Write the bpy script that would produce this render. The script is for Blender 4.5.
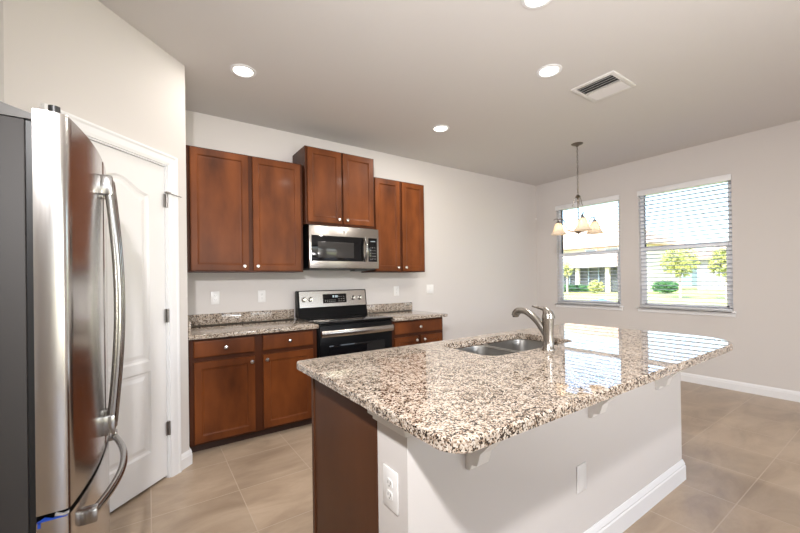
import bpy, bmesh, math, random
from mathutils import Vector, Matrix, Euler
PI = math.pi
random.seed(7)
SC = bpy.context.scene
COL = SC.collection
for o in list(bpy.data.objects): bpy.data.objects.remove(o)

# ------------------------------------------------------------------ camera
yaw, pit, rol = math.radians(34.561), math.radians(.195), math.radians(-.793)
F = Vector((math.sin(yaw)*math.cos(pit), math.cos(yaw)*math.cos(pit), math.sin(pit)))
R0 = Vector((math.cos(yaw), -math.sin(yaw), 0)); U0 = R0.cross(F)
RR = R0*math.cos(rol) + U0*math.sin(rol); UU = -R0*math.sin(rol) + U0*math.cos(rol)
cd = bpy.data.cameras.new('camera'); cam = bpy.data.objects.new('camera', cd); COL.objects.link(cam)
m = Matrix((RR, UU, -F)).transposed().to_4x4(); m.translation = Vector((0, 0, 1.2927)); cam.matrix_world = m
cd.sensor_width = 36; cd.lens = 36*367.165/800; cd.shift_y = 11.718/800; cd.clip_start = .02; cd.clip_end = 500
SC.camera = cam

# ------------------------------------------------------------------ world, sun, lights, exposure
W = bpy.data.worlds.new('sky'); SC.world = W; W.use_nodes = True
nt = W.node_tree; nt.nodes.clear()
sky = nt.nodes.new('ShaderNodeTexSky'); sky.sky_type = 'NISHITA'; sky.sun_disc = False
sky.sun_elevation = math.radians(48); sky.sun_rotation = math.radians(260); sky.air_density = 1.0; sky.dust_density = 2.5
bg = nt.nodes.new('ShaderNodeBackground'); bg.inputs[1].default_value = .85
wo = nt.nodes.new('ShaderNodeOutputWorld'); nt.links.new(sky.outputs[0], bg.inputs[0]); nt.links.new(bg.outputs[0], wo.inputs[0])

def light(name, kind, loc, energy, color=(1, 1, 1), size=.1, sy=None, direction=None, shape=None, spread=None):
    l = bpy.data.lights.new(name, kind); l.energy = energy; l.color = color
    if kind == 'AREA':
        l.shape = shape or ('RECTANGLE' if sy else 'DISK'); l.size = size
        if sy: l.size_y = sy
        if spread: l.spread = math.radians(spread)
    elif kind == 'SUN': l.angle = math.radians(.6)
    else: l.shadow_soft_size = size
    o = bpy.data.objects.new(name, l); COL.objects.link(o); o.location = loc
    if direction: o.rotation_euler = Vector(direction).to_track_quat('-Z', 'Y').to_euler()
    return o
light('sun', 'SUN', (0, 0, 10), 11.0, (1, .95, .86), direction=(.72, .2, -.78))
fl = light('photographer_flash', 'SPOT', (-.26, -.06, 2.19), 300, (1, .985, .985), size=.05, direction=(.95, 1, -.42)); fl.data.spot_size = math.radians(116); fl.data.spot_blend = 1.0
light('ceiling_fill', 'AREA', (1.3, -.7, 1.2), 43, (1, .98, .98), size=.6, direction=(.35, .45, 1))  # added fill aimed upward to brighten the ceiling and soften the room
# added fill lights standing just inside the unseen rear wall
light('rear_fill', 'AREA', (1.4, -4.1, 1.45), 24, (1, .94, .88), size=1.5, sy=2.2, direction=(0, 1, .05))
light('rear_fill', 'AREA', (4.0, -4.1, 1.45), 28, (1, .94, .88), size=1.9, sy=2.2, direction=(0, 1, .05))
SC.view_settings.view_transform = 'Standard'; SC.view_settings.look = 'None'
SC.view_settings.exposure = 0.15; SC.view_settings.gamma = 1.0; SC.view_settings.use_curve_mapping = False

# ------------------------------------------------------------------ materials
def srgb(r, g, b):
    f = lambda c: (c/255/12.92) if c/255 <= .04045 else ((c/255+.055)/1.055)**2.4
    return (f(r), f(g), f(b), 1)
def mat(name, col, rough=.5, metal=0, spec=None, emit=None, es=1, trans=0, coat=0):
    M = bpy.data.materials.new(name); M.use_nodes = True; b = M.node_tree.nodes['Principled BSDF']
    b.inputs['Base Color'].default_value = col; b.inputs['Roughness'].default_value = rough; b.inputs['Metallic'].default_value = metal
    if spec is not None: b.inputs['Specular IOR Level'].default_value = spec
    if emit: b.inputs['Emission Color'].default_value = emit; b.inputs['Emission Strength'].default_value = es
    if trans: b.inputs['Transmission Weight'].default_value = trans
    if coat: b.inputs['Coat Weight'].default_value = coat; b.inputs['Coat Roughness'].default_value = .12
    return M
def N(M, t, **k):
    n = M.node_tree.nodes.new(t)
    for a, v in k.items():
        if a.startswith('i_'): n.inputs[a[2:].replace('_', ' ')].default_value = v
        else: setattr(n, a, v)
    return n
def L(M, a, b): M.node_tree.links.new(a, b)
def P(M): return M.node_tree.nodes['Principled BSDF']
def ramp(M, stops, interp='LINEAR'):
    r = N(M, 'ShaderNodeValToRGB'); r.color_ramp.interpolation = interp
    e = r.color_ramp.elements
    while len(e) > 1: e.remove(e[-1])
    e[0].position, e[0].color = stops[0]
    for p, c in stops[1:]:
        q = e.new(p); q.color = c
    return r
def coords(M, scale=(1, 1, 1), kind='Object'):
    t = N(M, 'ShaderNodeTexCoord'); mp = N(M, 'ShaderNodeMapping'); mp.inputs['Scale'].default_value = scale
    L(M, t.outputs[kind], mp.inputs['Vector']); return mp.outputs[0]
def noise_col(M, c1, c2, scale, detail=3, cs=(1, 1, 1), lo=.35, hi=.65):
    v = coords(M, cs); n = N(M, 'ShaderNodeTexNoise'); n.inputs['Scale'].default_value = scale; n.inputs['Detail'].default_value = detail
    L(M, v, n.inputs['Vector']); r = ramp(M, [(lo, c1), (hi, c2)]); L(M, n.outputs['Fac'], r.inputs[0]); L(M, r.outputs[0], P(M).inputs['Base Color']); return n
def bump(M, src, strength, dist=.002):
    b = N(M, 'ShaderNodeBump'); b.inputs['Strength'].default_value = strength; b.inputs['Distance'].default_value = dist
    L(M, src, b.inputs['Height']); L(M, b.outputs[0], P(M).inputs['Normal'])

def paint(name, col, scale=260, st=.12):
    M = mat(name, col, .75, spec=.25); n = N(M, 'ShaderNodeTexNoise'); n.inputs['Scale'].default_value = scale; n.inputs['Detail'].default_value = 3
    L(M, coords(M), n.inputs['Vector']); bump(M, n.outputs['Fac'], st, .001); return M
m_wall = paint('wall_paint', (.67, .635, .612, 1))
m_ceil = paint('ceiling_paint', (.67, .645, .625, 1), 60, .35)
m_trim = mat('white_trim', (.82, .82, .83, 1), .35)
m_door = mat('white_door', (.78, .77, .765, 1), .4)
m_plate = mat('white_plastic', (.82, .81, .80, 1), .3)
m_corbel = mat('corbel_paint', (.82, .80, .775, 1), .4)

def wood(name, c1, c2, rough=.40, coat=.03):
    M = mat(name, c1, rough, spec=.2, coat=coat)
    noise_col(M, c1, c2, 5, 5, (1, 1, .35), .3, .7)
    g = N(M, 'ShaderNodeTexNoise'); g.inputs['Scale'].default_value = 90; L(M, coords(M, (1, 1, .06)), g.inputs['Vector']); bump(M, g.outputs['Fac'], .05, .001)
    return M
m_wood = wood('cherry_stained_maple', (.066, .0175, .0048, 1), (.20, .056, .0135, 1))
m_wooddk = wood('dark_cabinet_frame', (.045, .013, .005, 1), (.085, .024, .008, 1))
m_panel = wood('island_end_panel', (.070, .025, .0105, 1), (.095, .035, .015, 1), .45, .04)
m_kick = mat('toe_kick', (.03, .010, .006, 1), .5)
m_knob = mat('satin_nickel', (.80, .77, .74, 1), .25, 1)

def granite(name, stops, rough=.02, sc=225):
    M = mat(name, (.5, .4, .3, 1), rough, spec=.5); v = coords(M)
    nz = N(M, 'ShaderNodeTexNoise'); nz.inputs['Scale'].default_value = 60; nz.inputs['Detail'].default_value = 2; L(M, v, nz.inputs['Vector'])
    mx = N(M, 'ShaderNodeMixRGB', blend_type='ADD'); mx.inputs[0].default_value = .010; L(M, v, mx.inputs[1]); L(M, nz.outputs['Color'], mx.inputs[2])
    vo = N(M, 'ShaderNodeTexVoronoi'); vo.inputs['Scale'].default_value = sc; L(M, mx.outputs[0], vo.inputs['Vector'])
    sp = N(M, 'ShaderNodeSeparateColor'); L(M, vo.outputs['Color'], sp.inputs[0])
    n2 = N(M, 'ShaderNodeTexNoise'); n2.inputs['Scale'].default_value = 38; n2.inputs['Detail'].default_value = 3; L(M, v, n2.inputs['Vector'])
    ma = N(M, 'ShaderNodeMath', operation='MULTIPLY_ADD'); ma.inputs[1].default_value = 1.1; L(M, n2.outputs['Fac'], ma.inputs[0])
    sub = N(M, 'ShaderNodeMath', operation='MULTIPLY_ADD'); sub.inputs[1].default_value = .8; sub.inputs[2].default_value = -.45; L(M, sp.outputs[0], sub.inputs[0]); L(M, sub.outputs[0], ma.inputs[2])
    P(M).inputs['IOR'].default_value = 1.56
    r = ramp(M, stops, 'CONSTANT'); L(M, ma.outputs[0], r.inputs[0]); L(M, r.outputs[0], P(M).inputs['Base Color'])
    return M
m_gran = granite('speckled_granite', [(0, (.028, .020, .016, 1)), (.25, (.085, .060, .045, 1)), (.335, (.22, .155, .110, 1)), (.42, (.38, .295, .225, 1)), (.52, (.50, .42, .345, 1)), (.74, (.60, .54, .47, 1)), (.95, (.30, .22, .165, 1))])
m_gran2 = m_gran

def tile_mat():
    M = mat('porcelain_floor_tile', (.3, .22, .15, 1), .3, spec=.45)
    t = N(M, 'ShaderNodeTexCoord'); mp = N(M, 'ShaderNodeMapping'); mp.inputs['Location'].default_value = (-.0075, -.19, 0)
    L(M, t.outputs['Object'], mp.inputs[0])
    br = N(M, 'ShaderNodeTexBrick'); br.offset = 0; br.inputs['Scale'].default_value = 1; br.inputs['Brick Width'].default_value = .4525; br.inputs['Row Height'].default_value = .4525
    br.inputs['Mortar Size'].default_value = .0030; br.inputs['Mortar Smooth'].default_value = .3; br.inputs['Bias'].default_value = 0
    br.inputs['Color1'].default_value = (.64, .64, .64, 1); br.inputs['Color2'].default_value = (.42, .42, .42, 1); br.inputs['Mortar'].default_value = (.55, .55, .55, 1)
    L(M, mp.outputs[0], br.inputs['Vector'])
    n1 = N(M, 'ShaderNodeTexNoise'); n1.inputs['Scale'].default_value = 2.2; n1.inputs['Detail'].default_value = 6; n1.inputs['Roughness'].default_value = .6; n1.inputs['Distortion'].default_value = .6
    mp2 = N(M, 'ShaderNodeMapping'); mp2.inputs['Scale'].default_value = (1, 2.4, 1); L(M, t.outputs['Object'], mp2.inputs[0]); L(M, mp2.outputs[0], n1.inputs['Vector'])
    r = ramp(M, [(.3, (.32, .237, .168, 1)), (.5, (.41, .312, .226, 1)), (.72, (.50, .39, .29, 1))]); L(M, n1.outputs['Fac'], r.inputs[0])
    mul = N(M, 'ShaderNodeMixRGB', blend_type='OVERLAY'); mul.inputs[0].default_value = .35; L(M, r.outputs[0], mul.inputs[1]); L(M, br.outputs['Color'], mul.inputs[2])
    mo = N(M, 'ShaderNodeMixRGB'); mo.inputs[2].default_value = (.51, .41, .315, 1); L(M, br.outputs['Fac'], mo.inputs[0]); L(M, mul.outputs[0], mo.inputs[1])
    L(M, mo.outputs[0], P(M).inputs['Base Color'])
    rr = N(M, 'ShaderNodeMapRange'); rr.inputs[3].default_value = .22; rr.inputs[4].default_value = .42; L(M, n1.outputs['Fac'], rr.inputs[0]); L(M, rr.outputs[0], P(M).inputs['Roughness'])
    iv = N(M, 'ShaderNodeMath', operation='SUBTRACT'); iv.inputs[0].default_value = 1; L(M, br.outputs['Fac'], iv.inputs[1]); bump(M, iv.outputs[0], .4, .002)
    return M
m_tile = tile_mat()

def steel(name, col, rough, stretch=(1, 1, .02)):
    M = mat(name, col, rough, 1); n = N(M, 'ShaderNodeTexNoise'); n.inputs['Scale'].default_value = 220; n.inputs['Detail'].default_value = 2
    L(M, coords(M, stretch), n.inputs['Vector']); mr = N(M, 'ShaderNodeMapRange'); mr.inputs[3].default_value = rough*.8; mr.inputs[4].default_value = rough*1.25
    L(M, n.outputs['Fac'], mr.inputs[0]); L(M, mr.outputs[0], P(M).inputs['Roughness']); return M
m_steel = steel('brushed_stainless', (.62, .60, .585, 1), .2)
m_steelh = steel('brushed_stainless_horizontal', (.47, .44, .41, 1), .24, (.02, 1, 1))
m_sink = steel('sink_stainless', (.40, .39, .375, 1), .32, (.05, 1, 1))
m_nickel = mat('brushed_nickel', (.36, .335, .305, 1), .27, 1)
m_chain = mat('antique_nickel', (.22, .195, .165, 1), .35, 1)
m_chrome = mat('polished_handle', (.42, .41, .40, 1), .2, 1)
m_black = mat('black_enamel', (.004, .004, .0045, 1), .3, spec=.12)
m_glassblk = mat('black_glass', (.005, .005, .006, 1), .05, spec=.3)
m_plasblk = mat('black_plastic', (.015, .015, .016, 1), .4)
m_fridgeside = mat('charcoal_fridge_side', (.036, .032, .031, 1), .6, 0)
m_fridgetop = mat('grey_fridge_top', (.10, .095, .09, 1), .5)
m_window_mesh = mat('microwave_window', (.035, .033, .032, 1), .12)
m_led = mat('clock_led', (.6, .7, .75, 1), .4, emit=(.75, .9, 1, 1), es=.8)
m_white_mark = mat('white_marking', (.8, .8, .8, 1), .5)
m_blue = mat('blue_tape', (.015, .07, .45, 1), .4)
m_foil = mat('clear_tape', (.7, .72, .75, 1), .2, .6)
m_hinge = mat('hinge_nickel', (.33, .31, .30, 1), .35, 1)
m_lens = mat('recessed_lens', (.9, .88, .85, 1), .5, emit=(1, .95, .86, 1), es=4)
m_dark = mat('vent_dark', (.02, .02, .02, 1), .7)
m_vent = mat('vent_white', (.74, .72, .70, 1), .4)
m_slat = mat('blind_slat', (.86, .86, .88, 1), .4)
def translucent(M, col, f):
    t = M.node_tree; out = [n for n in t.nodes if n.type == 'OUTPUT_MATERIAL'][0]
    tr = t.nodes.new('ShaderNodeBsdfTranslucent'); tr.inputs[0].default_value = col; mx = t.nodes.new('ShaderNodeMixShader'); mx.inputs[0].default_value = f
    t.links.new(P(M).outputs[0], mx.inputs[1]); t.links.new(tr.outputs[0], mx.inputs[2]); t.links.new(mx.outputs[0], out.inputs[0])
translucent(m_slat, (.70, .78, .90, 1), .35)
m_vinyl = mat('vinyl_frame', (.90, .90, .92, 1), .35)
m_bulb = mat('lit_bulb', (1, .9, .7, 1), .4, emit=(1, .78, .48, 1), es=14)
# frosted shade: translucent
def shade_mat():
    M = bpy.data.materials.new('frosted_alabaster_glass'); M.use_nodes = True; t = M.node_tree; t.nodes.clear()
    o = t.nodes.new('ShaderNodeOutputMaterial'); d = t.nodes.new('ShaderNodeBsdfDiffuse'); d.inputs[0].default_value = (.85, .80, .74, 1)
    tr = t.nodes.new('ShaderNodeBsdfTranslucent'); tr.inputs[0].default_value = (.92, .82, .70, 1)
    g = t.nodes.new('ShaderNodeBsdfGlossy'); g.inputs['Roughness'].default_value = .2
    a = t.nodes.new('ShaderNodeMixShader'); a.inputs[0].default_value = .5; b = t.nodes.new('ShaderNodeMixShader'); b.inputs[0].default_value = .06
    t.links.new(d.outputs[0], a.inputs[1]); t.links.new(tr.outputs[0], a.inputs[2]); t.links.new(a.outputs[0], b.inputs[1]); t.links.new(g.outputs[0], b.inputs[2]); t.links.new(b.outputs[0], o.inputs[0])
    return M
m_shade = shade_mat()
def glass_mat():
    M = bpy.data.materials.new('window_glass'); M.use_nodes = True; t = M.node_tree; t.nodes.clear()
    o = t.nodes.new('ShaderNodeOutputMaterial'); a = t.nodes.new('ShaderNodeBsdfTransparent'); a.inputs[0].default_value = (.96, .98, .98, 1)
    g = t.nodes.new('ShaderNodeBsdfGlossy'); g.inputs['Roughness'].default_value = .02
    f = t.nodes.new('ShaderNodeFresnel'); f.inputs[0].default_value = 1.45; mx = t.nodes.new('ShaderNodeMixShader')
    t.links.new(f.outputs[0], mx.inputs[0]); t.links.new(a.outputs[0], mx.inputs[1]); t.links.new(g.outputs[0], mx.inputs[2]); t.links.new(mx.outputs[0], o.inputs[0]); return M
m_glass = glass_mat()
m_grass = mat('lawn_grass', (.2, .3, .06, 1), .9); noise_col(m_grass, (.30, .36, .10, 1), (.42, .46, .16, 1), .6, 4)
m_leaf = mat('young_leaf', (.2, .3, .05, 1), .7); noise_col(m_leaf, (.22, .27, .06, 1), (.45, .45, .14, 1), 3, 3)
m_leafdk = mat('hedge_leaf', (.03, .1, .03, 1), .8); noise_col(m_leafdk, (.02, .09, .03, 1), (.06, .18, .05, 1), 4, 3)
m_trunk = mat('pale_trunk', (.45, .38, .3, 1), .8)
m_stucco = mat('cream_stucco', (.62, .57, .50, 1), .9)
m_stucco2 = mat('blue_grey_stucco', (.28, .38, .42, 1), .9)
m_stucco3 = mat('grey_stucco', (.30, .31, .36, 1), .9)
m_roof = mat('tan_roof_shingle', (.40, .27, .19, 1), .9); noise_col(m_roof, (.36, .24, .17, 1), (.48, .34, .25, 1), 1.2, 4)
m_roof2 = mat('brown_roof_shingle', (.3, .2, .16, 1), .9); noise_col(m_roof2, (.26, .18, .14, 1), (.38, .27, .21, 1), 1.2, 4)
m_screen = mat('dark_lanai_screen', (.06, .07, .075, 1), .6)
m_pane = mat('house_window_pane', (.20, .27, .32, 1), .1)
m_bluecover = mat('blue_cover', (.10, .18, .42, 1), .6)

# ------------------------------------------------------------------ mesh helpers
class MB:
    def __init__(s): s.bm = bmesh.new()
    def box(s, x0, x1, y0, y1, z0, z1, bev=0, seg=2, M=None):
        t = bmesh.new(); bmesh.ops.create_cube(t, size=1)
        for v in t.verts: v.co = Vector(((x0+x1)/2+v.co.x*(x1-x0), (y0+y1)/2+v.co.y*(y1-y0), (z0+z1)/2+v.co.z*(z1-z0)))
        if bev: bmesh.ops.bevel(t, geom=t.edges[:], offset=min(bev, .45*min(abs(x1-x0), abs(y1-y0), abs(z1-z0))), segments=seg, affect='EDGES', profile=.5)
        return s.add(t, M)
    def add(s, t, M=None):
        if M is not None: bmesh.ops.transform(t, matrix=M, verts=t.verts)
        me = bpy.data.meshes.new('t'); t.to_mesh(me); t.free(); s.bm.from_mesh(me); bpy.data.meshes.remove(me); return s
    def prism(s, pts, axis, a, b, bev=0):
        """polygon pts extruded along an axis: 'x' pts=(y,z); 'y' pts=(x,z); 'z' pts=(x,y)"""
        mk = {'x': lambda p, t: (t, p[0], p[1]), 'y': lambda p, t: (p[0], t, p[1]), 'z': lambda p, t: (p[0], p[1], t)}[axis]
        t = bmesh.new(); A = [t.verts.new(mk(p, a)) for p in pts]; B = [t.verts.new(mk(p, b)) for p in pts]
        t.faces.new(A); t.faces.new(B[::-1]); n = len(pts)
        for i in range(n): t.faces.new((A[i], B[i], B[(i+1) % n], A[(i+1) % n]))
        bmesh.ops.recalc_face_normals(t, faces=t.faces[:])
        if bev: bmesh.ops.bevel(t, geom=t.edges[:], offset=bev, segments=2, affect='EDGES')
        return s.add(t)
    def loops(s, rings, cap0=True, cap1=True, closed=True):
        t = bmesh.new(); vs = [[t.verts.new(p) for p in r] for r in rings]; n = len(rings[0])
        for a, b in zip(vs, vs[1:]):
            for i in range(n if closed else n-1): t.faces.new((a[i], a[(i+1) % n], b[(i+1) % n], b[i]))
        if cap0: t.faces.new(vs[0][::-1])
        if cap1: t.faces.new(vs[-1])
        bmesh.ops.recalc_face_normals(t, faces=t.faces[:]); return s.add(t)
    def tube(s, path, r, n=12, sy=1, cap=True, up=(0, 0, 1)):
        path = [Vector(p) for p in path]; rs = r if isinstance(r, (list, tuple)) else [r]*len(path); rings = []
        prev = None
        for i, p in enumerate(path):
            d = (path[min(i+1, len(path)-1)]-path[max(i-1, 0)]).normalized()
            if prev is None:
                u = Vector(up); u = (u-d*u.dot(d)); u = u.normalized() if u.length > 1e-3 else d.orthogonal().normalized()
            else: u = (prev-d*prev.dot(d)).normalized()
            prev = u; w = d.cross(u)
            rings.append([p+(u*math.cos(2*PI*k/n)+w*math.sin(2*PI*k/n)*sy)*rs[i] for k in range(n)])
        return s.loops(rings, cap, cap)
    def lathe(s, prof, c=(0, 0, 0), n=24, axis='z', cap=False):
        c = Vector(c); rings = []
        for r, h in prof:
            ring = []
            for k in range(n):
                a = 2*PI*k/n; x, y = r*math.cos(a), r*math.sin(a)
                ring.append(c+Vector({'z': (x, y, h), 'y': (x, h, y), 'x': (h, x, y)}[axis]))
            rings.append(ring)
        return s.loops(rings, cap, cap)
    def sphere(s, c, r, sz=(1, 1, 1), sub=2):
        t = bmesh.new(); bmesh.ops.create_icosphere(t, subdivisions=sub, radius=r)
        for v in t.verts: v.co = Vector((v.co.x*sz[0], v.co.y*sz[1], v.co.z*sz[2]))+Vector(c)
        return s.add(t)
    def build(s, name, mt, parent=None, smooth=False, loc=None):
        bmesh.ops.remove_doubles(s.bm, verts=s.bm.verts[:], dist=1e-6)
        me = bpy.data.meshes.new(name); s.bm.to_mesh(me); s.bm.free()
        for mm in (mt if isinstance(mt, (list, tuple)) else [mt]): me.materials.append(mm)
        if smooth:
            me.shade_smooth()
            try: me.set_sharp_from_angle(angle=math.radians(40))
            except Exception: pass
        o = bpy.data.objects.new(name, me); COL.objects.link(o)
        if parent: o.parent = parent
        if loc: o.location = loc
        return o
def tag(o, label, cat, group=None, kind=None):
    o['label'] = label; o['category'] = cat
    if group: o['group'] = group
    if kind: o['kind'] = kind
    return o
def thing(name, label, cat, loc=(0, 0, 0), rz=0, group=None):
    o = bpy.data.objects.new(name, None); COL.objects.link(o); o.location = loc; o.rotation_euler = (0, 0, rz); o.empty_display_size = .1
    return tag(o, label, cat, group)
def struct(o): o['kind'] = 'structure'; return o
def copy_tree(o, parent=None):
    c = o.copy(); COL.objects.link(c); c.parent = parent
    for ch in [x for x in bpy.data.objects if x.parent == o]: copy_tree(ch, c)
    return c
def box(name, mt, parent, *a, bev=0, smooth=True): return MB().box(*a, bev=bev).build(name, mt, parent, smooth=smooth and bev > 0)

# ------------------------------------------------------------------ room shell
H = 2.838; YB = 3.78; XR = 5.41; XL = -1.15; YR = -4.2; T = .15
struct(box('floor', m_tile, None, XL-T, XR+T, YR-T, YB+T, -.1, 0))
struct(box('ceiling', m_ceil, None, XL-T, XR+T+.5, YR-T, YB+T, H, H+.25))
struct(box('wall_back', m_wall, None, XL-T, XR+T, YB, YB+T, 0, H))
struct(box('wall_left', m_wall, None, XL-T, XL, YR-T, YB, 0, H))
# right wall with two window openings
WIN = [(2.458, 3.415), (1.275, 2.222)]; WZ0, WZ1 = .868, 2.405
b = MB(); b.box(XR, XR+T, YR-T, WIN[1][0], 0, H); b.box(XR, XR+T, WIN[1][1], WIN[0][0], 0, H); b.box(XR, XR+T, WIN[0][1], YB, 0, H)
for y0, y1 in WIN: b.box(XR, XR+T, y0, y1, 0, WZ0); b.box(XR, XR+T, y0, y1, WZ1, H)
struct(b.build('wall_right', m_wall))
# unseen rear wall; two wide openings added so sky light comes in
b = MB(); xs = [XL-T, .65, 2.15, 3.0, 5.0, XR+T]
for i in range(5):
    if i in (1, 3): b.box(xs[i], xs[i+1], YR-T, YR, 0, .25); b.box(xs[i], xs[i+1], YR-T, YR, 2.6, H)
    else: b.box(xs[i], xs[i+1], YR-T, YR, 0, H)
struct(b.build('wall_rear', m_wall))

# pantry closet walls
PC = Vector((.236, 3.012, 0)); PL = Vector((-.502, 2.274, 0)); LEN = (PC-PL).length
struct(box('wall_pantry_side', m_wall, None, .118, .236, 3.012, YB, 0, H))
struct(box('wall_pantry_front', m_wall, None, XL, -.502, 2.274, 2.394, 0, H))
pw = MB(); D0, D1, DH = .205, LEN-.168, 2.075
pw.box(0, D0, 0, .12, 0, H); pw.box(D1, LEN, 0, .12, 0, H); pw.box(D0, D1, 0, .12, DH, H)
o = pw.build('wall_pantry_diagonal', m_wall); o.location = PL; o.rotation_euler = (0, 0, PI/4); struct(o)

# baseboards
def base_profile(h=.105, t=.014): return [(0, 0), (-t, 0), (-t, h*.68), (-t*.75, h*.74), (-t*.8, h*.80), (-t*.45, h*.93), (-t*.2, h), (0, h)]
b = MB(); b.prism(base_profile(), 'x', 2.76, XR); struct(b.build('baseboard_back', m_trim, loc=(0, YB, 0)))
b = MB(); b.prism(base_profile(), 'x', 0, YB-YR-.02); o = b.build('baseboard_right', m_trim, loc=(XR, YB-.016, 0)); o.rotation_euler = (0, 0, -PI/2); struct(o)
b = MB(); b.prism(base_profile(), 'x', LEN-.098, LEN+.012); o = b.build('baseboard_pantry', m_trim, loc=PL); o.rotation_euler = (0, 0, PI/4); struct(o)
b = MB(); b.prism(base_profile(), 'x', 0, .07); o = b.build('baseboard_pantry_side', m_trim, loc=(.236, 3.014, 0)); o.rotation_euler = (0, 0, PI/2); struct(o)

# pantry door (local frame of the diagonal wall)
dr = bpy.data.objects.new('door_1', None); COL.objects.link(dr); dr.location = PL; dr.rotation_euler = (0, 0, PI/4); struct(dr)
b = MB()
def casing_prof(w): return [(0, 0), (0, -.012), (w*.25, -.017), (w*.7, -.019), (w*.85, -.024), (w, -.024), (w, 0)]
cw = .072
for xa, sg in ((D0, -1), (D1, 1)):
    pts = [(xa+sg*(p[0]-.004), p[1]) for p in casing_prof(cw)]; b.prism(pts, 'z', 0, DH+cw*.5 if False else DH)
# head casing, mitred by overlap
pts = [(p[1], DH-.004+p[0]) for p in casing_prof(cw)]
t = bmesh.new(); A = [t.verts.new((D0-(p[1]-DH), p[0], p[1])) for p in pts]; B = [t.verts.new((D1+(p[1]-DH), p[0], p[1])) for p in pts]
t.faces.new(A); t.faces.new(B[::-1])
for i in range(len(pts)): t.faces.new((A[i], B[i], B[(i+1) % len(pts)], A[(i+1) % len(pts)]))
bmesh.ops.recalc_face_normals(t, faces=t.faces[:]); b.add(t)
for xa, sg in ((D0, -1), (D1, 1)):   # mitre triangles
    pts2 = [(xa+sg*(p[0]-.004), p[1]) for p in casing_prof(cw)]
    t = bmesh.new(); A = [t.verts.new((p[0], p[1], DH)) for p in pts2]; B = [t.verts.new((p[0], p[1], DH+abs(p[0]-xa))) for p in pts2]
    t.faces.new(A); t.faces.new(B[::-1])
    for i in range(len(pts2)): t.faces.new((A[i], B[i], B[(i+1) % len(pts2)], A[(i+1) % len(pts2)]))
    bmesh.ops.recalc_face_normals(t, faces=t.faces[:]); b.add(t)
b.box(D0-.001, D0+.012, -.002, .12, 0, DH); b.box(D1-.012, D1+.001, -.002, .12, 0, DH); b.box(D0, D1, -.002, .12, DH-.012, DH+.001)
b.build('door_casing', m_trim, dr)
def panel_ring(x0, x1, z0, z1, inset, y, arch, n=24):
    x0 += inset; x1 -= inset; z0 += inset; z1 -= inset; pts = [(x0, y, z0), (x1, y, z0)]
    for k in range(n+1):
        t_ = k/n; x = x1+(x0-x1)*t_; pts.append((x, y, z1+(arch*(.5-.5*math.cos(2*PI*t_))**1.0 if arch else 0)))
    return [Vector(p) for p in pts]
def door_leaf(x0, x1, z0, z1, panels, yf, th):
    b = MB(); b2 = bmesh.new()
    # front face as strips round panel holes: stiles + rails follow the panel outline
    for (px0, px1, pz0, pz1, arch) in panels:
        rings = [panel_ring(px0, px1, pz0, pz1, 0, yf, arch), panel_ring(px0, px1, pz0, pz1, .012, yf+.008, arch), panel_ring(px0, px1, pz0, pz1, .028, yf+.009, arch), panel_ring(px0, px1, pz0, pz1, .05, yf+.003, arch)]
        b.loops(rings, cap0=False, cap1=True)
    zs = [z0]; n = 24
    def quad(a, b_, c, d): b.loops([[Vector(a), Vector(b_)], [Vector(d), Vector(c)]], False, False, closed=False)
    px0, px1 = panels[0][0], panels[0][1]
    quad((x0, yf, z0), (px0, yf, z0), (px0, yf, z1), (x0, yf, z1)); quad((px1, yf, z0), (x1, yf, z0), (x1, yf, z1), (px1, yf, z1))
    zc = z0
    for (a0, a1, pz0, pz1, arch) in panels:
        quad((px0, yf, zc), (px1, yf, zc), (px1, yf, pz0), (px0, yf, pz0)); zc = pz1
        last = (pz1, arch)
    pz1, arch = last
    for k in range(n):
        ta, tb = k/n, (k+1)/n; xa = px1+(px0-px1)*ta; xb = px1+(px0-px1)*tb
        za = pz1+arch*(.5-.5*math.cos(2*PI*ta)); zb = pz1+arch*(.5-.5*math.cos(2*PI*tb))
        quad((xb, yf, zb), (xa, yf, za), (xa, yf, z1), (xb, yf, z1))
    # edges and back
    b.loops([[Vector((x0, yf, z0)), Vector((x1, yf, z0)), Vector((x1, yf, z1)), Vector((x0, yf, z1))], [Vector((x0, yf+th, z0)), Vector((x1, yf+th, z0)), Vector((x1, yf+th, z1)), Vector((x0, yf+th, z1))]], False, True)
    b2.free(); return b
lf = door_leaf(D0+.014, D1-.014, .018, DH-.014, [(D0+.125, D1-.135, .225, .74, 0), (D0+.125, D1-.135, .80, 1.85, .075)], .012, .035)
dl = lf.build('door_leaf', m_door, dr)
for z in (1.835, 1.075, .33):
    b = MB(); b.tube([(D1-.012, -.006, z-.045), (D1-.012, -.006, z+.045)], .0065, 10); b.box(D1-.03, D1+.002, -.001, .004, z-.045, z+.045); b.build('door_hinge', m_hinge, dl, smooth=True)
b = MB(); b.box(D1-.03, D1+.0, -.028, -.008, 1.882, 1.892); b.tube([(D1-.02, -.02, 1.887), (D1+.07, -.045, 1.875)], .003, 8); b.tube([(D1-.02, -.03, 1.887), (D1-.04, -.02, 1.887)], .006, 8); b.build('door_stop', m_hinge, dl, smooth=True)

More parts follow.
